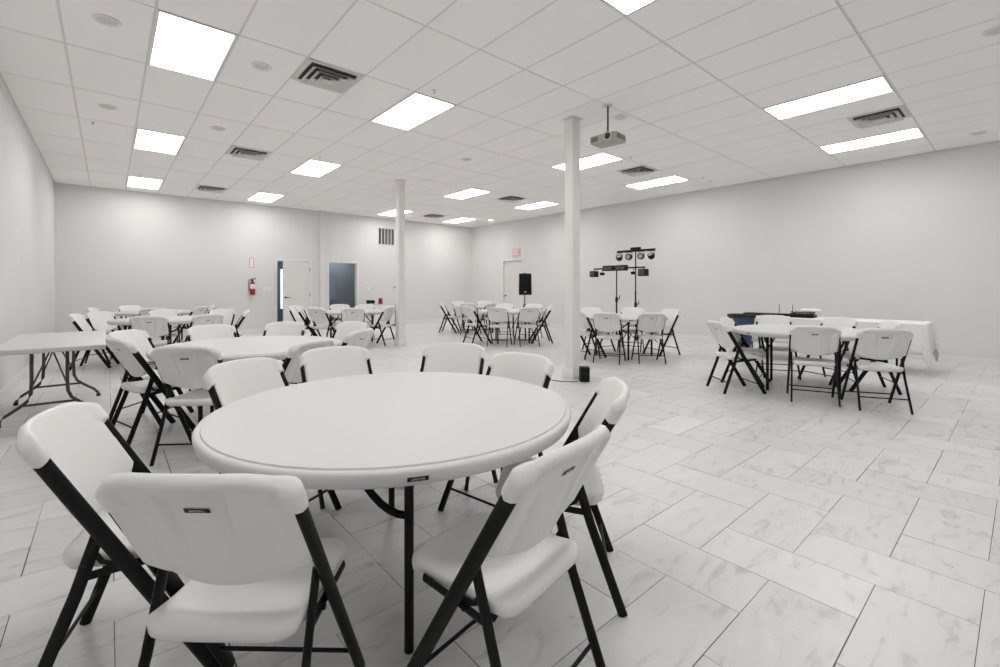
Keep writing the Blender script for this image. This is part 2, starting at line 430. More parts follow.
chair0 = None
def chair(bx, by, h, label, group):
    """(bx,by): middle of the line of the rear feet; h: heading in degrees, 0 = +x"""
    global chair0
    rz = R(h) - PI/2
    x, y = bx + .262*math.cos(R(h)), by + .262*math.sin(R(h))
    if chair0 is None: chair0 = make_chair((x, y, 0), rz, label, group); return chair0
    return dup(chair0, (x, y, 0), rz, label, group)

# ------------------------------------------------------------------ round table
RT = .772
def make_round_table(loc, rz, label):
    t = thing('round_table', label, 'table', loc, rz, 'round white folding tables')
    b = MB()
    prof = [(0, .7385), (RT-.030, .7385), (RT-.026, .7378), (RT-.0235, .7325), (RT-.013, .7325), (RT-.005, .7305), (RT, .723), (RT-.001, .712),
            (RT-.010, .684), (RT-.020, .6785), (RT-.045, .680), (RT-.05, .702), (0, .702)]
    b.lathe(prof, 128); b.build('tabletop', 'top', t, angle=50)
    for k in range(4):
        a = R(90*k); c, s = math.cos(a), math.sin(a); r = .50
        b = MB(); b.tube([(r*c, r*s, .001), (r*c, r*s, .70)], .0165, n=14); b.build('leg', 'black', t)
        cs = 1 if k % 2 == 0 else -1                            # the two legs of a frame curve toward each other
        P = []
        for q in range(9):
            f = q/8; w = a - cs*R(1+27*f); rr = r*(1-.10*f)
            P.append((rr*math.cos(w), rr*math.sin(w), .47 + .23*f**1.8))
        b = MB(); b.tube(P, .013, n=10); b.tube([(r*c, r*s, .50), (r*.80*c-.05*s*cs, r*.80*s+.05*c*cs, .70)], .007, n=8); b.build('brace', 'black', t)
    b = MB()
    for k in (0, 1):
        a = R(90*k+45); b.tube([(.42*math.cos(a), .42*math.sin(a), .697), (-.42*math.cos(a), -.42*math.sin(a), .697)], .011, n=8)
    b.build('underframe', 'black', t)
    # maker's plate on the rim at local angle 0
    Mx = Matrix.Translation((RT-.0035, 0, .7035)) @ Matrix.Rotation(PI/2, 4, 'Z') @ Matrix.Rotation(PI/2, 4, 'X') @ Matrix.Rotation(R(22), 4, 'X')
    b = MB(); b.box(-.031, .031, -.007, .007, -.004, .0016, Mx); b.mi = 1; b.add(text_mesh('LIFETIME', .0105, .0003), Mx @ Matrix.Translation((0, 0, .0018)))
    b.build('maker_plate', ['case', 'letter'], t, smooth=False)
    return t
TABLES = dict(
    T1=(.99, 1.85, -114, 'big round white folding table nearest the camera, dark plate on its rim'),
    T2=(1.0, 4.65, -60, 'round white folding table behind the nearest one, beside the bare rectangular table'),
    T3=(.75, 9.5, -100, 'round white folding table between the bare rectangular table and the back wall'),
    T3b=(.77, 12.45, -80, 'round white folding table closest to the back left corner of the room'),
    T5=(4.15, 9.9, -85, 'round white folding table in front of the dark doorway and white cabinet'),
    T6=(7.1, 7.8, -82, 'round white folding table in front of the exit door and black loudspeaker'),
    T6b=(8.0, 10.25, -70, 'farthest round white folding table, near the back right corner of the room'),
    T7=(7.2, 4.85, -137, 'round white folding table in front of the light stands'),
    T8=(6.55, 1.82, 150, 'round white folding table in front of the long table under a white cloth'))
t0 = None
for k, (x, y, a, lab) in TABLES.items():
    if t0 is None: t0 = make_round_table((x, y, 0), R(a), lab)
    else: dup(t0, (x, y, 0), R(a), lab)

def G(k): return {'T1': 'chairs at the nearest round table', 'T2': 'chairs at the second round table on the left', 'T3': 'chairs at the round table by the left wall',
                  'T3b': 'chairs at the round table in the back left corner', 'T5': 'chairs at the round table before the doorways', 'T6': 'chairs at the round table before the exit door',
                  'T6b': 'chairs at the farthest round table on the right', 'T7': 'chairs at the round table before the light stands', 'T8': 'chairs at the round table before the clothed table'}[k]
def ring(k, ang, dist, label, turn=0):
    x, y, _, _ = TABLES[k]
    chair(x + dist*math.cos(R(ang)), y + dist*math.sin(R(ang)), ang + 180 + turn, label, G(k))
# nearest table
chair(.143, 1.218, 48, 'white folding chair at the bottom left, its whole labelled back to the camera', G('T1'))
chair(-.13, 2.09, -17, 'white folding chair left of the nearest table, the smooth front of its back showing', G('T1'))
chair(.965, .812, 100, 'white folding chair in the middle foreground, seat half under the nearest table', G('T1'))
chair(1.65, 1.15, 132, 'white folding chair at the right edge of nearest table, behind the middle foreground chair', G('T1'))
chair(1.93, 2.02, 190, 'white folding chair on far side of nearest table, rightmost of four facing the camera', G('T1'))
chair(1.925, 2.735, 218, 'white folding chair beyond the nearest table, second from right of four facing camera', G('T1'))
chair(1.165, 3.085, 267, 'white folding chair beyond the nearest table, second from left of four facing camera', G('T1'))
chair(.565, 2.865, -62, 'white folding chair beyond the nearest table, leftmost of four facing the camera', G('T1'))
# second table on the left
chair(.40, 3.89, 53, 'white folding chair with its labelled back to us before the second left table', G('T2'))
chair(.05, 4.83, 16, 'white folding chair at the right end of the bare rectangular table, back turned to us', G('T2'))
chair(.12, 5.60, -38, 'white folding chair half hidden behind another, by the rectangular table\'s right end', G('T2'))
chair(.85, 5.84, -84, 'white folding chair on the far side of the second left table, facing the camera', G('T2'))
chair(1.60, 5.75, 232, 'white folding chair beyond the second left table, standing below the open white door', G('T2'))
chair(1.225, 3.63, 121, 'white folding chair seen side-on between the nearest table and the second left one', G('T2'))
chair(2.225, 5.26, 208, 'white folding chair right of the second left table, the farther of its overlapping pair', G('T2'))
chair(1.90, 4.28, 126, 'white folding chair right of the second left table, the nearer of its overlapping pair', G('T2'))
# table by the left wall
ring('T3', -105, 1.18, 'white folding chair with its back to us before the left-wall round table, left of two')
ring('T3', -70, 1.27, 'white folding chair with its back to us before the left-wall round table, right of two')
ring('T3', 171, 1.16, 'leftmost white folding chair of the overlapping pair just past the rectangular table', -6)
chair(-.13, 10.35, -50, 'right-hand white folding chair of the overlapping pair just past the rectangular table', G('T3'))
ring('T3', 88, 1.10, 'white folding chair on the far side of the left-wall round table, facing the camera')
ring('T3', 33, 1.10, 'white folding chair right of the left-wall round table, front of its back showing', 24)
ring('T3', -9, 1.18, 'white folding chair side-on at the right end of the left-wall round table')
# back left corner table
ring('T3b', 172, 1.05, 'white folding chair side-on at the left of the back corner table', -8)
ring('T3b', 112, 1.08, 'white folding chair on the far side of the back corner table, facing us')
ring('T3b', -95, 1.02, 'white folding chair turned away from us at the back corner table, left one')
ring('T3b', -40, 1.00, 'white folding chair turned away from us at the back corner table, right one')
ring('T3b', -4, 1.06, 'white folding chair side-on right of the back corner table, by the blue bin')
# table before the doorways
ring('T5', -157, 1.02, 'white folding chair with its back to us below the left doorway, two dark tubes showing', 4)
ring('T5', -112, 1.02, 'white folding chair with its back to us below the dark right doorway')
ring('T5', -58, .98, 'white folding chair side-on in front of the white cabinet, facing left')
ring('T5', 50, 1.03, 'white folding chair facing us just left of the white cabinet', 8)
ring('T5', 82, 1.17, 'white folding chair facing us at the foot of the dark doorway', -8)
ring('T5', 132, 1.38, 'white folding chair side-on, farthest left at the table before the doorways', -8)
ring('T5', 163, 1.13, 'white folding chair between its table and the open white door, side-on', -4)
# table before the exit door
ring('T6', -151, 1.0, 'white folding chair with its back to us, left of two below the loudspeaker', 7)
ring('T6', -110, 1.0, 'white folding chair with its back to us, right of two below the loudspeaker', -7)
ring('T6', 160, 1.08, 'white folding chair turned half away on the left side of the exit-door table', 10)
ring('T6', -46, .90, 'white folding chair side-on at the right end of the table below the loudspeaker', 8)
ring('T6', 58, 1.06, 'white folding chair facing us in front of the exit door, left of two', -8)
ring('T6', 16, 1.05, 'white folding chair facing us directly below the loudspeaker, right of two', 8)
# farthest table on the right
ring('T6b', 144, 1.05, 'white folding chair side-on at the far left of the farthest right-hand table', -10)
ring('T6b', 88, 1.03, 'white folding chair facing us over the farthest right-hand table, left one')
ring('T6b', 40, 1.03, 'white folding chair facing us over the farthest right-hand table, right one')
ring('T6b', -101, .92, 'white folding chair turned away from us at the farthest right-hand table, right one')
ring('T6b', -142, 1.02, 'white folding chair turned away from us at the farthest right-hand table, left one')
# table before the light stands
chair(6.21, 4.52, 23, 'white folding chair with its back to us below the light stands, left of two', G('T7'))
chair(6.755, 4.0, 47, 'white folding chair with its back to us below the light stands, right of two', G('T7'))
chair(6.32, 5.23, -12, 'white folding chair partly hidden behind the front column, side-on', G('T7'))
ring('T7', 75, .98, 'white folding chair facing us below the shorter light stand')
ring('T7', 24, 1.05, 'white folding chair facing us below the taller light stand')
ring('T7', -25, 1.03, 'white folding chair side-on at the right end of the table below the light stands', 6)
# table before the clothed table
chair(5.64, 2.49, -40, 'white folding chair side-on, leftmost at the table before the white-clothed one', G('T8'))
chair(6.36, 2.67, -80, 'white folding chair hidden behind the leftmost one, next to the blue bin', G('T8'))
chair(7.44, 2.45, 212, 'white folding chair facing us in front of the flat black case, left of three', G('T8'))
chair(7.56, 1.65, 156, 'white folding chair facing us against the white cloth, middle of three', G('T8'))
chair(7.22, 1.06, 118, 'white folding chair facing us against the white cloth, right of three', G('T8'))
chair(5.755, 1.48, 21, 'white folding chair square on with its back to us before the white-clothed table', G('T8'))
chair(5.92, .92, 30, 'white folding chair turned aslant, back to us, nearest the right edge of the view', G('T8'))

# ------------------------------------------------------------------ bare rectangular table by the left wall
def make_rect_table():
    x0, x1, y0, y1 = -.76, -.02, 5.55, 7.38
    cx, cy = (x0+x1)/2, (y0+y1)/2; hx, hy = (x1-x0)/2, (y1-y0)/2
    t = thing('rectangular_table', 'bare white rectangular folding table with splayed grey legs along the left wall', 'table', (cx, cy, 0))
    b = MB(); b.box(-hx, hx, -hy, hy, .690, .735, bev=.012); b.build('tabletop', 'top', t)
    for s in (-1, 1):
        fr = thing('leg_frame', '', '', (0, 0, 0)); del fr['label']; del fr['category']
        bpy.data.objects.remove(fr)
        yb = s*(hy-(.34 if s > 0 else .46))
        m = MB()
        for q in (-1, 1):
            P = [(q*.12-.03, yb, .69), (q*.12-.03, yb, .38), (q*.125-.03, yb, .27), (q*.15-.03, yb, .205), (q*.21-.03, yb, .15), (q*.29-.03, yb, .09), (q*.325-.03, yb, .045), (q*.33-.03, yb, .001)]
            m.tube(P, .014, n=12)
        m.tube([(-.21, yb, .17), (.15, yb, .17)], .011, n=10)
        o = m.build('leg_frame', 'grey_steel', t)
        f = MB()
        for q in (-1, 1): f.lathe([(0, 0), (.019, 0), (.019, .028), (.0145, .03)], 14, c=(q*.33-.03, yb, .0005))
        f.build('foot_cap', 'rubber', o)
        m = MB(); m.tube([(-.15, yb, .33), (-.03, s*.28, .675)], .007, n=8); m.tube([(.09, yb, .33), (-.03, s*.28, .675)], .007, n=8)
        m.tube([(-.03, s*.28, .675), (-.03, s*.1, .685)], .008, n=8)
        m.build('brace', 'grey_steel', t)
make_rect_table()

# ------------------------------------------------------------------ long table under a white cloth
def make_cloth_table():
    x0, x1, y0, y1 = 8.75, 9.49, .95, 3.55
    cx, cy = (x0+x1)/2, (y0+y1)/2; hx, hy = (x1-x0)/2, (y1-y0)/2
    t = thing('rectangular_table', 'long folding table hidden under the white cloth near the right wall', 'table', (cx, cy, 0))
    b = MB(); b.box(-hx, hx, -hy, hy, .69, .735, bev=.01); b.build('tabletop', 'top', t)
    for s in (-1, 1):
        m = MB(); yb = s*(hy-.3)
        for q in (-1, 1): m.tube([(q*.26, yb, .69), (q*.27, yb, .001)], .014, n=10)
        m.tube([(-.26, yb, .28), (.26, yb, .28)], .010, n=8)
        m.build('leg_frame', 'black', t)
    # the cloth: lies on the top, hangs with folds, longer points at the corners
    b = MB(); z = .739; NX, NY = 26, 60; ov = .44
    def corner_drop(u, v):
        return 0
    # parametrise the cloth as a flat sheet and drape it
    gx = [-hx-ov + (2*hx+2*ov)*i/NX for i in range(NX+1)]; gy = [-hy-ov + (2*hy+2*ov)*j/NY for j in range(NY+1)]
    gx = sorted(gx + [-hx-.012, -hx, hx, hx+.012]); gy = sorted(gy + [-hy-.012, -hy, hy, hy+.012])
    grid = []
    for X in gx:
        row = []
        for Y in gy:
            ox = max(0, abs(X)-hx); oy = max(0, abs(Y)-hy); sx = 1 if X > 0 else -1; sy = 1 if Y > 0 else -1
            px, py = max(-hx, min(hx, X)), max(-hy, min(hy, Y))
            dz = 0
            if ox > 0 and oy == 0:
                w = .010*math.sin(Y*11+sx)+.008*math.sin(Y*23); px += sx*(.010 + (.018+w)*min(1, ox/.3)); dz = ox
            elif oy > 0 and ox == 0:
                w = .016*math.sin(X*17+1)+.010*math.sin(X*31); py += sy*(.010 + (.028+w)*min(1, oy/.3)); dz = oy
            elif ox > 0 and oy > 0:
                d_ = math.hypot(ox, oy); a = math.atan2(oy, ox)
                # corner hangs as a pointed fold
                fold = math.sin(2*a); pin = math.sin(a*4)*.03
                px += sx*(.012 + .05*fold*d_/.62*math.cos(a) + .025*math.cos(a) + pin*min(1, d_/.3)); py += sy*(.012 + .05*fold*d_/.62*math.sin(a) + .025*math.sin(a) - pin*min(1, d_/.3)); dz = d_*(1.0)
            row.append(b.bm.verts.new((px, py, max(.02, z - dz))))
        grid.append(row)
    for i in range(len(gx)-1):
        for j in range(len(gy)-1): b.face([grid[i][j], grid[i+1][j], grid[i+1][j+1], grid[i][j+1]])
    o = b.build('tablecloth', 'cloth', None, angle=80, loc=(cx, cy, 0))
    so = o.modifiers.new('thickness', 'SOLIDIFY'); so.thickness = .003; so.offset = 1
    tag(o, 'white tablecloth draped over the long table by the right wall, corner reaching down', 'tablecloth')
make_cloth_table()

# things on the clothed table
def flat_case():
    t = thing('equipment_case', 'flat black case lying on the white cloth beside the blue bin', 'case', (9.20, 3.22, .744), R(90))
    b = MB(); b.box(-.27, .27, -.13, .13, 0, .045, bev=.01); b.build('shell', 'case', t)
    b = MB(); b.box(-.08, .08, -.15, -.128, .012, .03, bev=.006); b.build('handle', 'rubber', t)
flat_case()
def receiver():
    t = thing('wireless_receiver', 'small black receiver with two upright antennas on the white cloth', 'receiver', (9.28, 2.82, .744), R(95))
    b = MB(); b.box(-.11, .11, -.08, .08, 0, .045, bev=.005); b.build('body', 'case', t)
    for s in (-1, 1):
        b = MB(); b.tube([(s*.1, .07, .04), (s*.105, .075, .21)], .005, .005, n=8); b.build('antenna', 'rubber', t)
receiver()
def gear():
    t = thing('audio_mixer', 'black mixer with dark knobs on the white cloth, in front of the white tub', 'mixer', (9.05, 2.50, .744), R(90))
    b = MB(); b.box(-.17, .17, -.12, .12, 0, .05, bev=.008); b.box(-.17, .17, .03, .12, .05, .075, bev=.006); b.build('body', 'case', t)
    for i in range(7):
        for j in range(2):
            b = MB(); b.lathe([(0, .02), (.009, .02), (.011, 0), (0, 0)], 10, c=(-.14+.046*i, -.07+.06*j, .05)); b.build('knob', 'grey_steel', t)
    cb = MB()
    for k in range(4):
        P = [(-.15+.09*k+.05*math.sin(q*.9+k), .09+.02*math.cos(q*1.3+k), .080+.022*abs(math.sin(q*.8+k))) for q in range(10)]
        cb.tube(P, .006, n=6)
    cb.build('cable', 'rubber', t)
    t = thing('white_tub', 'rounded white tub standing behind the black mixer on the cloth', 'tub', (9.335, 2.47, .744))
    b = MB(); b.lathe([(0, 0), (.11, 0), (.135, .02), (.15, .10), (.156, .105), (.156, .115), (.146, .113), (.128, .02), (0, .014)], 32); b.build('body', 'white_p', t)
    b = MB(); b.lathe([(.156, .115), (.14, .135), (.07, .148), (0, .15)], 32); b.build('lid', 'white_p', t)
gear()

# ------------------------------------------------------------------ waste bins
def bin_(loc, rz, label, w=.19, dpt=.15, h=.80):
    t = thing('waste_bin', label, 'bin', loc, rz, 'navy waste bins')
    b = MB(); n = 28
    def ringpts(a, c, z):
        P = []
        for k in range(n):
            an = 2*PI*k/n; ca, sa = math.cos(an), math.sin(an)
            P.append((a*math.copysign(abs(ca)**.35, ca), c*math.copysign(abs(sa)**.35, sa), z))
        return P
    prof = [(.50, 0), (.52, .02), (.80, .62), (.95, .93), (1, .95), (1, .985)]
    rings = [[b.bm.verts.new(p) for p in ringpts(w*f, dpt*f, h*z)] for f, z in prof]
    inner = [[b.bm.verts.new(p) for p in ringpts(w*f-.012, dpt*f-.012, h*z)] for f, z in ((.95, .985), (.56, .03))]
    allr = rings + inner
    for A, B in zip(allr, allr[1:]):
        for k in range(n): b.face([A[k], A[(k+1) % n], B[(k+1) % n], B[k]])
    b.face(rings[0]); b.face(inner[-1]); b.build('body', 'navy', t)
    b = MB()
    A = [b.bm.verts.new(p) for p in ringpts(w+.008, dpt+.008, h*.925)]; B = [b.bm.verts.new(p) for p in ringpts(w+.010, dpt+.010, h*.995)]
    C_ = [b.bm.verts.new(p) for p in ringpts(w-.02, dpt-.02, h*1.0)]; D_ = [b.bm.verts.new(p) for p in ringpts(w-.03, dpt-.03, h*.8)]
    for P_, Q_ in ((A, B), (B, C_), (C_, D_)):
        for k in range(n): b.face([P_[k], P_[(k+1) % n], Q_[(k+1) % n], Q_[k]])
    b.build('bag_rim', 'rubber', t)
bin_((8.36, 3.24, 0), R(-42), 'navy blue waste bin with black rim at the end of the white-clothed table')
bin_((1.93, 13.55, 0), R(-10), 'navy blue waste bin by the back wall, behind the left corner chairs', h=.72)

# ------------------------------------------------------------------ white cabinet with red cup
def cabinet():
    x0, x1, y0, y1 = 6.05, 7.16, 13.55, 14.06; cx, cy = (x0+x1)/2, (y0+y1)/2; w, dp = (x1-x0)/2, (y1-y0)/2
    t = thing('low_cabinet', 'low white cabinet with thin dark edging against the back wall', 'cabinet', (cx, cy, 0))
    b = MB(); b.box(-w+.015, w-.015, -dp+.012, dp, .05, .70, bev=.004); b.build('body', 'white_p', t)
    b = MB(); b.box(-w, w, -dp-.01, dp, .70, .725, bev=.004); b.build('worktop', 'top', t)
    b = MB(); b.box(w-.03, w, -dp, -dp+.03, 0, .70); b.box(-w, -w+.03, -dp, -dp+.03, 0, .70); b.box(-w, w, -dp, -dp+.03, .02, .05); b.box(w-.03, w, dp-.03, dp, 0, .70); b.box(-w, -w+.03, dp-.03, dp, 0, .70)
    b.build('edge_frame', 'case', t, smooth=False)
    for s in (-1, 1):
        b = MB(); b.box(s*.02 if s > 0 else -w+.035, w-.035 if s > 0 else -.02, -dp-.006, -dp+.012, .06, .69, bev=.003)
        dr = b.build('door', 'white_p', t)
        b = MB(); b.tube([(s*.05, -dp-.006, .50), (s*.05, -dp-.03, .50), (s*.05, -dp-.03, .60), (s*.05, -dp-.006, .60)], .005, n=8); b.build('handle', 'chrome', dr)
    c = thing('red_cup', 'upside-down red cup on the white cabinet', 'cup', (6.70, 13.72, .726))
    b = MB(); b.lathe([(0, .19), (.052, .19), (.058, .186), (.072, .02), (.078, .015), (.078, .002), (.068, .002), (.050, .18), (0, .182)], 28); b.build('body', 'red', c)
    c = thing('cash_box', 'small black box on legs on the white cabinet, left of the red cup', 'box', (6.35, 13.70, .726))
    b = MB(); b.box(-.11, .11, -.08, .08, .03, .13, bev=.006); b.build('body', 'case', c)
    for q in ((-.09, -.06), (.09, -.06), (-.09, .06), (.09, .06)):
        b = MB(); b.lathe([(0, 0), (.012, 0), (.012, .032), (0, .032)], 10, c=(*q, 0)); b.build('foot', 'rubber', c)
cabinet()

# ------------------------------------------------------------------ wall fittings
def extinguisher():
    t = thing('fire_extinguisher', 'red fire extinguisher hanging on the back wall below its sign', 'extinguisher', (3.02, YB-.10, 1.06))
    b = MB(); b.lathe([(0, 0), (.055, 0), (.065, .012), (.065, .30), (.055, .345), (.028, .37), (.02, .38), (0, .38)], 24); b.build('cylinder', 'red', t)
    b = MB(); b.lathe([(.0655, .17), (.0662, .17), (.0662, .30), (.0655, .30)], 24); b.build('label_band', 'white_p', t)
    b = MB(); b.lathe([(0, .38), (.02, .38), (.02, .43), (0, .43)], 14); b.box(-.012, .09, -.012, .012, .43, .445); b.box(-.012, .085, -.012, .012, .455, .468); b.build('valve_handle', 'case', t)
    b = MB(); b.tube([(-.02, 0, .41), (-.075, 0, .42), (-.09, 0, .36), (-.085, 0, .2), (-.083, 0, .1)], .01, n=8); b.build('hose', 'rubber', t)
    b = MB(); b.box(-.02, .02, .066, .099, .05, .44); b.build('wall_bracket', 'chrome', t)
    t = thing('extinguisher_sign', 'small white sign with red border on the wall above the extinguisher', 'sign', (3.02, YB-.004, 1.95))
    b = MB(); b.box(-.055, .055, -.002, .003, -.14, .14); b.build('plate', 'white_p', t)
    b = MB()
    for q in ((-.055, -.043, -.14, .14), (.043, .055, -.14, .14), (-.043, .043, .128, .14), (-.043, .043, -.14, -.128)): b.box(q[0], q[1], -.0035, -.0021, q[2], q[3])
    b.build('border', 'sign_red', t, smooth=False)
extinguisher()
def exit_sign():
    t = thing('exit_sign', 'red-lettered exit sign on the right wall above the exit door', 'sign', (XR-.03, 11.55, 2.48))
    b = MB(); b.box(-.02, .029, -.17, .17, -.13, .13, bev=.008); b.build('housing', 'white_p', t)
    Mx = Matrix.Translation((-.0215, 0, 0)) @ Matrix.Rotation(-PI/2, 4, 'Z') @ Matrix.Rotation(PI/2, 4, 'X')
    b = MB(); b.add(text_mesh('EXIT', .17, .002), Mx); b.build('lettering', 'sign_red', t, smooth=False)
    b = MB()
    for q in ((-.165, .165, .10, .12), (-.165, .165, -.12, -.10), (-.165, -.15, -.10, .10), (.15, .165, -.10, .10)): b.box(-.0225, -.0195, q[0], q[1], q[2], q[3])
    b.build('border', 'sign_red', t, smooth=False)
exit_sign()
def grille():
    t = thing('return_grille', 'square air grille with dark slots high on the back wall', 'grille', (7.10, YB-.003, 2.98))
    b = MB(); b.box(-.30, .30, -.012, .001, -.29, .29); b.build('frame', 'vent', t, smooth=False)
    b = MB()
    for k in range(5): b.box(-.275+.115*k, -.275+.115*k+.082, -.0135, -.011, -.265, .265)
    b.build('slot', 'dark', t, smooth=False)
    b = MB()
    for k in range(5): b.box(-.236+.115*k, -.232+.115*k, -.018, -.0136, -.265, .265)
    b.build('louver', 'vent', t, smooth=False)
grille()
def plate(x, z, label, name='light_switch', w=.036):
    t = thing(name, label, 'switch', (x, YB-.001, z), 0, 'wall plates on the back wall')
    b = MB(); b.box(-w, w, -.006, .0, -.057, .057, bev=.002); b.build('plate', 'white_p', t)
    b = MB(); b.box(-.012, .012, -.012, -.006, -.03, .03); b.build('rocker', 'vent', t)
plate(3.42, 1.22, 'white switch plate on the back wall, left of the open door', w=.10)
plate(6.42, 1.22, 'white switch plate on the back wall, right of the dark doorway', w=.08)
t = thing('thermostat', 'small grey thermostat on the back wall above the white cabinet', 'thermostat', (7.40, YB-.001, 1.25))
b = MB(); b.box(-.05, .05, -.025, 0, -.07, .07, bev=.006); b.build('body', 'vent', t)
b = MB(); b.box(-.03, .03, -.028, -.0245, .005, .045); b.build('screen', 'grey_steel', t)

# ------------------------------------------------------------------ ceiling fittings
LLAB = {(0, 0): 'large lit ceiling panel at the top left of the view', (0, 3): 'lit ceiling panel in the left row, second from the camera', (0, 6): 'lit ceiling panel in the left row, nearest the back left corner',
        (4, 0): 'lit ceiling panel left of centre, beside the sprinkler and large vent row', (4, 3): 'lit ceiling panel in the second row, between nearer panel and back wall', (4, 6): 'lit ceiling panel in the second row, closest to the back wall',
        (10, -3): 'long lit ceiling panel at right, on the near side of the square vent', (10, 0): 'lit ceiling panel crossing behind the front column and projector', (10, 3): 'lit ceiling panel in the third row, between the two columns',
        (10, 6): 'lit ceiling panel behind the far column, by the back wall', (14, -3): 'long lit ceiling panel at right, between square vent and right wall', (14, 0): 'lit ceiling panel above the light stands, beside the right wall',
        (14, 3): 'lit ceiling panel by the right wall above the exit door', (14, 6): 'lit ceiling panel in the far back right corner', (4, -3): 'lit ceiling panel cut by the top edge of the view',
        (0, -3): 'added unseen lit ceiling panel right above the camera by the left wall',  # this panel and those behind the camera are unseen, added to brighten the hall
        (0, -6): 'added unseen lit ceiling panel behind the camera, beside the left wall', (4, -6): 'added unseen lit ceiling panel behind the camera, second from the left wall',
        (10, -6): 'added unseen lit ceiling panel behind the camera, second from the right wall', (14, -6): 'added unseen lit ceiling panel behind the camera, beside the right wall'}
l0 = None
for (i, j) in LIGHTS:
    loc = (GX0+GU*(i+.5), GY0+GV*(j+.5), H)
    if l0 is None:
        l0 = thing('ceiling_light', LLAB[(i, j)], 'light', loc, 0, 'lit ceiling panels')
        hx, hy = GU/2-.012, GV/2-.012
        b = MB(); b.box(-hx, hx, -hy, hy, -.004, -.001)
        b.box(-hx, -hx+.018, -hy, hy, -.009, -.002); b.box(hx-.018, hx, -hy, hy, -.009, -.002); b.box(-hx, hx, -hy, -hy+.018, -.009, -.002); b.box(-hx, hx, hy-.018, hy, -.009, -.002)
        b.build('frame', 'white_p', l0, smooth=False)
        b = MB(); b.box(-hx+.018, hx-.018, -hy+.018, hy-.018, -.0075, -.0045); b.build('diffuser', 'panel', l0, smooth=False)
    else: dup(l0, loc, 0, LLAB[(i, j)])

VLAB = {(2, 0): 'large square ceiling vent between the two nearest left panels', (2, 3): 'square ceiling vent above the left tables, second from the camera', (2, 6): 'square ceiling vent nearest the back left corner',
        (12, 0): 'square ceiling vent right of the projector', (12, 3): 'square ceiling vent above the table before the exit door', (12, 6): 'square ceiling vent in the far back right', (12, -3): 'square ceiling vent between the two long panels at right'}
v0 = None
for (i, j) in VENTS:
    loc = (GX0+GU*(i+.5), GY0+GV*j+.31, H)
    if v0 is None:
        v0 = thing('ceiling_vent', VLAB[(i, j)], 'vent', loc, 0, 'square ceiling vents')
        b = MB(); s = .298
        for q in ((-s, s, -s, -s+.05), (-s, s, s-.05, s), (-s, -s+.05, -s+.05, s-.05), (s-.05, s, -s+.05, s-.05)): b.box(*q, -.008, -.001)
        b.build('frame', 'vent', v0, smooth=False)
        b = MB(); b.box(-s+.05, s-.05, -s+.05, s-.05, -.004, -.001); b.build('duct', 'duct', v0, smooth=False)
        def cone(ro, ri, z0, z1):
            b = MB(); A = [b.bm.verts.new(p) for p in ((-ro, -ro, z0), (ro, -ro, z0), (ro, ro, z0), (-ro, ro, z0))]; B = [b.bm.verts.new(p) for p in ((-ri, -ri, z1), (ri, -ri, z1), (ri, ri, z1), (-ri, ri, z1))]
            A2 = [b.bm.verts.new(v.co + Vector((0, 0, -.004))) for v in A]; B2 = [b.bm.verts.new(v.co + Vector((0, 0, -.004))) for v in B]
            for k in range(4):
                k2 = (k+1) % 4
                b.face([A[k], A[k2], B[k2], B[k]]); b.face([A2[k], B2[k], B2[k2], A2[k2]]); b.face([A[k], A2[k], A2[k2], A[k2]]); b.face([B[k], B[k2], B2[k2], B2[k]])
            b.build('louver', 'vent', v0, smooth=False)
        cone(.232, .178, -.044, -.008); cone(.168, .112, -.050, -.010); cone(.102, .046, -.056, -.012)
        b = MB(); b.box(-.05, .05, -.05, .05, -.060, -.056); b.build('centre_plate', 'vent', v0, smooth=False)
    else: dup(v0, loc, 0, VLAB[(i, j)])

CANS = [(-.01, 5.26, 'unlit round downlight in the ceiling nearest the top left corner'), (1.22, 5.28, 'unlit round downlight between the large panel and large vent'), (-.01, 7.76, 'unlit round downlight left of the second left panel'),
        (1.22, 7.76, 'unlit round downlight right of the second left panel'), (5.32, 3.64, 'unlit round downlight behind the projector pole'), (4.93, 6.66, 'unlit round downlight between the two columns'),
        (9.98, .47, 'unlit round downlight close to the right wall'), (6.12, .17, 'unlit round downlight at the upper right edge of view')]
c0 = None
for x, y, lab in CANS + [(10.0, 12.1, None)]:
    if lab is None:
        r = thing('downlight', 'small lit downlight in the far back right corner', 'light', (x, y, H), 0, 'round downlights')
        b = MB(); b.lathe([(.07, -.001), (.098, -.001), (.098, -.006), (.09, -.010), (.072, -.008)], 32); b.build('trim_ring', 'white_p', r)
        b = MB(); b.lathe([(0, -.006), (.072, -.006), (.072, -.001), (0, -.001)], 32); b.build('lens', 'lamp', r)
        continue
    if c0 is None:
        c0 = thing('downlight', lab, 'light', (x, y, H), 0, 'round downlights')
        b = MB(); b.lathe([(.07, -.001), (.098, -.001), (.098, -.006), (.09, -.012), (.072, -.008)], 32); b.build('trim_ring', 'white_p', c0)
        b = MB(); b.lathe([(0, -.004), (.072, -.007), (.072, -.001), (0, -.001)], 32); b.build('reflector', 'can', c0)
    else: dup(c0, (x, y, H), 0, lab)
SPR = [(-.17, 8.62, 'tiny sprinkler head left of the second left panel'), (2.92, 4.58, 'tiny sprinkler head at the near edge of the panel left of centre'), (.5, 11.9, 'tiny sprinkler head before the far left panel'),
       (2.87, 8.27, 'tiny sprinkler head at the near edge of the second-row panel'), (7.09, 4.63, 'tiny sprinkler head beside the vent right of the projector'), (9.53, 4.47, 'tiny sprinkler head above the light stands, left of two'), (10.0, 4.53, 'tiny sprinkler head above the light stands, right of two')]
s0 = None
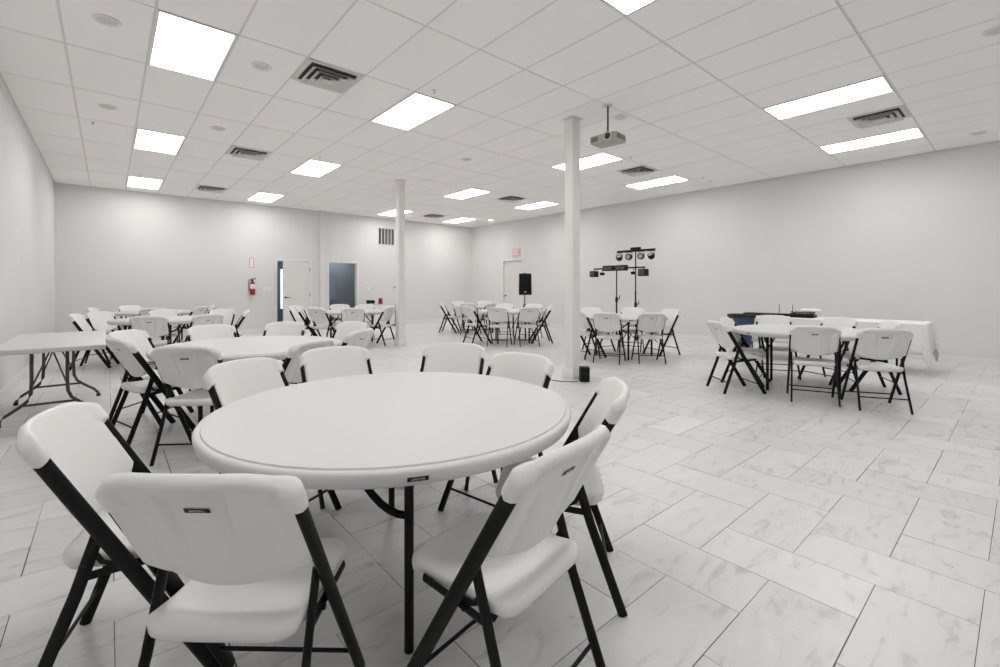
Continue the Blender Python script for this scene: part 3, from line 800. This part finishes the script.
for x, y, lab in SPR:
    if s0 is None:
        s0 = thing('sprinkler_head', lab, 'sprinkler', (x, y, H), 0, 'sprinkler heads')
        b = MB(); b.lathe([(0, -.001), (.026, -.001), (.024, -.004), (.010, -.007), (.007, -.02), (.004, -.034), (0, -.034)], 16); b.build('escutcheon', 'vent', s0)
        b = MB(); b.lathe([(0, -.034), (.015, -.035), (.015, -.037), (0, -.038)], 16); b.build('deflector', 'chrome', s0)
    else: dup(s0, (x, y, H), 0, lab)

# projector on a pole
def projector():
    t = thing('ceiling_projector', 'beige projector hanging from the ceiling on a thin pole', 'projector', (4.86, 3.51, H), R(-84))
    b = MB(); b.lathe([(0, -.001), (.06, -.001), (.06, -.010), (0, -.010)], 20); b.build('ceiling_plate', 'vent', t)
    b = MB(); b.tube([(0, 0, -.008), (0, 0, -0.365)], .011, n=12); b.build('pole', 'rubber', t)
    b = MB(); b.tube([(0, 0, -0.36), (0, 0, -0.385)], .02, n=12)
    for q in ((-.09, -.07), (.09, -.07), (0, .09)): b.tube([(0, 0, -0.368), (q[0], q[1], -0.397)], .007, n=6)
    b.build('mount', 'chrome', t)
    b = MB(); b.box(-.185, .185, -.135, .135, -0.495, -0.395, bev=.018); b.build('body', 'proj', t)
    b = MB(); b.tube([(.08, -.120, -0.445), (.08, -.155, -0.445)], .055, n=24); b.build('lens_ring', 'chrome', t)
    b = MB(); b.lathe([(0, .012), (.025, .010), (.040, 0), (0, -.004)], 20, m=Matrix.Translation((.08, -.155, -0.445)) @ Matrix.Rotation(PI/2, 4, 'X')); b.build('lens', 'lens', t)
    b = MB()
    for k in range(7): b.box(.184, .188, -.105+.03*k, -.09+.03*k, -0.475, -0.415)
    b.build('side_vent', 'projd', t, smooth=False)
    b = MB()
    for k in range(5): b.box(-.16+.02*k, -.148+.02*k, -.138, -.133, -0.475, -0.42)
    b.build('front_vent', 'projd', t, smooth=False)
projector()

# ------------------------------------------------------------------ loudspeaker on its stand
def tripod(t, h, spread=.42, hub=.75, mt='case', r=.014, knob=None):
    b = MB(); b.tube([(0, 0, .12), (0, 0, h*.55)], r+.005, n=12); b.tube([(0, 0, h*.55), (0, 0, h)], r, n=12); b.build('pole', mt, t)
    for k in range(3):
        a = R(120*k+20); c, s = math.cos(a), math.sin(a)
        b = MB(); b.tube([(.02*c, .02*s, hub), (spread*c, spread*s, .012)], .010, n=8); b.build('leg', mt, t)
        b = MB(); b.tube([(.02*c, .02*s, .16), (spread*.5*c, spread*.5*s, hub*.5+.02)], .006, n=6); b.build('brace', mt, t)
    b = MB(); b.tube([(0, 0, hub-.05), (0, 0, hub+.04)], .03, n=14); b.tube([(0, 0, hub), (.055, 0, hub)], .010, n=8); b.lathe([(0, 0), (.02, 0), (.02, .02), (0, .02)], 10, c=(.06, 0, hub-.01)); b.build('collar', mt, t)
    if knob:
        b = MB(); b.tube([(0, 0, knob-.06), (0, 0, knob+.05)], .032, n=14); b.tube([(0, 0, knob), (.08, 0, knob+.02)], .012, n=8); b.tube([(.08, 0, knob+.02), (.085, 0, knob+.10)], .010, n=8); b.build('crank', mt, t)
def speaker():
    x, y, h = 8.92, 9.27, 1.055
    t = thing('speaker_stand', 'black tripod stand carrying the loudspeaker by the exit door', 'stand', (x, y, 0)); tripod(t, h)
    t = thing('loudspeaker', 'black loudspeaker up on a stand beside the exit door', 'speaker', (x, y, h+.001), R(-38))
    b = MB(); W, D, HH = .185, .17, .60
    P = [(-W, -D), (W, -D), (W*.70, D), (-W*.70, D)]
    A = [b.bm.verts.new((p[0], p[1], 0)) for p in P]; B = [b.bm.verts.new((p[0]*.96, p[1]+(.02 if p[1] > 0 else 0), HH)) for p in P]
    for k in range(4): b.face([A[k], A[(k+1) % 4], B[(k+1) % 4], B[k]])
    b.face(A[::-1]); b.face(B); bmesh.ops.bevel(b.bm, geom=b.bm.edges[:], offset=.025, segments=3, profile=.6, affect='EDGES')
    b.build('cabinet', 'case', t)
    b = MB(); b.box(-W+.03, W-.03, -D-.006, -D+.01, .06, HH-.04, bev=.012); b.build('front_grille', 'grille', t)
    b = MB(); b.box(-.03, .03, -D-.009, -D-.004, .075, .095); b.build('badge', 'letter', t)
    b = MB(); b.box(-.07, .07, -.02, .02, HH-.012, HH+.012, bev=.006); b.build('handle', 'rubber', t)
speaker()

# ------------------------------------------------------------------ two light stands
def par(parent, x, y, z, r=.075, tilt=0.0, yaw=0.0):
    m = Matrix.Translation((x, y, z)) @ Matrix.Rotation(yaw, 4, 'Z') @ Matrix.Rotation(PI/2+tilt, 4, 'X')
    b = MB(); b.lathe([(0, -.07), (r*.7, -.07), (r, -.03), (r, .04), (r*.9, .045), (r*.88, .03), (0, .026)], 24, m=m); o = b.build('lamp_can', 'case', parent)
    b = MB()
    for k in range(7):
        a = 2*PI*k/6; q = (0, 0) if k == 6 else (r*.52*math.cos(a), r*.52*math.sin(a))
        b.lathe([(0, .042), (r*.2, .036), (r*.22, .027), (0, .027)], 10, c=(q[0], q[1], 0), m=m)
    b.build('lens', 'can', o)
    b = MB(); b.tube([(x-r-.012, y, z), (x-r-.012, y, z+r+.03), (x+r+.012, y, z+r+.03), (x+r+.012, y, z)], .006, n=6); b.build('yoke', 'case', parent)
def stands():
    ca = R(-90)
    # taller stand with four round lamps
    t = thing('light_stand', 'taller black light stand with four round lamps on a bar by right wall', 'stand', (9.36, 5.98, 0), ca)
    tripod(t, 2.12, .48, .50, knob=.86)
    b = MB(); b.box(-.50, .50, -.025, .025, 2.10, 2.15, bev=.004); b.box(-.12, .12, -.04, .04, 2.15, 2.205, bev=.006); b.build('cross_bar', 'case', t)
    for x, ti, ya in ((-.43, .95, .2), (-.16, 0, 0), (.16, 0, 0), (.42, .95, -.2)): par(t, x, -.03, 1.985, tilt=-ti, yaw=ya)
    # shorter stand with panel lamps
    t = thing('light_stand', 'shorter black light stand with flood lamps on a bar by right wall', 'stand', (9.15, 6.36, 0), ca)
    tripod(t, 1.75, .48, .50, knob=.98)
    b = MB(); b.tube([(-.66, 0, 1.72), (.76, 0, 1.72)], .018, n=10); b.build('cross_bar', 'case', t)
    for x in (-.22, .135):
        b = MB(); b.box(x-.15, x+.15, -.06, .06, 1.66, 1.79, bev=.02); o = b.build('flood_lamp', 'case', t)
        b = MB(); b.box(x-.12, x+.12, -.064, -.058, 1.685, 1.765); b.build('lens', 'projd', o)
    for x, w, hh in ((-.65, .085, .075), (.72, .095, .08)):
        b = MB(); b.tube([(x, 0, 1.72), (x, -.01, 1.66)], .008, n=6); b.build('yoke', 'case', t)
        b = MB(); b.box(x-w, x+w, -.09, .06, 1.52, 1.52+2*hh, bev=.01); o = b.build('effect_lamp', 'case', t)
        b = MB(); b.box(x-w+.02, x+w-.02, -.095, -.088, 1.54, 1.50+2*hh); b.build('lens', 'projd', o)
    for x in (-.41, .46):
        b = MB(); b.tube([(x, 0, 1.72), (x, 0, 1.62)], .007, n=6); b.box(x-.05, x+.05, -.05, .04, 1.56, 1.63, bev=.02); b.build('spot_lamp', 'case', t)
stands()

# black box and cable at the front column
t = thing('floor_speaker', 'small black box speaker on the floor against the front column', 'speaker', (4.82, 3.86, 0), R(-40))
b = MB(); b.box(-.062, .062, -.06, .06, .004, .20, bev=.006); b.build('body', 'case', t)
b = MB()
for k in range(3): b.box(-.048, .048, -.063, -.0595, .022+.056*k, .066+.056*k, bev=.001)
b.build('front_grille', 'grille', t)
b = MB(); K = [(5.02, 4.75), (4.80, 4.62), (4.62, 4.45), (4.55, 4.25), (4.58, 4.06), (4.66, 3.95), (4.755, 3.90)]; P = []
for k in range(len(K)-1):
    p0, p1, p2, p3 = [Vector(K[max(0, min(len(K)-1, k+q))]) for q in (-1, 0, 1, 2)]
    for q in range(5):
        f = q/5; P.append((*(.5*((2*p1) + (p2-p0)*f + (2*p0-5*p1+4*p2-p3)*f*f + (3*p1-p0-3*p2+p3)*f**3)), .006))
b.tube(P, .005, n=6); o = b.build('power_cable', 'grey_steel'); tag(o, 'thin dark cable lying on the floor at the front column', 'cable')

# ------------------------------------------------------------------ light, camera, world
def area(name, loc, size, energy, color=(1, 1, 1), rot=(0, 0, 0)):
    l = bpy.data.lights.new(name, 'AREA'); l.energy = energy; l.size = size; l.color = color
    o = bpy.data.objects.new(name, l); col.objects.link(o); o.location = loc; o.rotation_euler = rot; o['kind'] = 'helper'; return o
area('back_room_fill', (5.9, YB+.9, 2.58), .4, 13, (.92, .96, 1))  # unseen fill light added to lift the passage behind the dark doorway
area('back_office_fill', (3.9, YB+1.4, 2.58), .5, 16, (.85, .93, 1))  # unseen fill light added to lift the office behind the open door

w = bpy.data.worlds.new('world'); scene.world = w; w.use_nodes = True
w.node_tree.nodes['Background'].inputs['Color'].default_value = (.6, .65, .7, 1); w.node_tree.nodes['Background'].inputs['Strength'].default_value = .3

cd = bpy.data.cameras.new('camera'); cam = bpy.data.objects.new('camera', cd); col.objects.link(cam)
cam.location = (0, 0, 1.256); cam.rotation_euler = (R(90), 0, -.7118)
cd.sensor_width = 36; cd.lens = 453.66/1000*36; cd.shift_y = -(333.5-287.75)/1000; cd.clip_start = .02
scene.camera = cam
vs = scene.view_settings; vs.view_transform = 'Standard'; vs.look = 'None'; vs.exposure = 0.0; vs.gamma = 1; vs.use_curve_mapping = False
scene.cycles.max_bounces = 16; scene.cycles.diffuse_bounces = 14
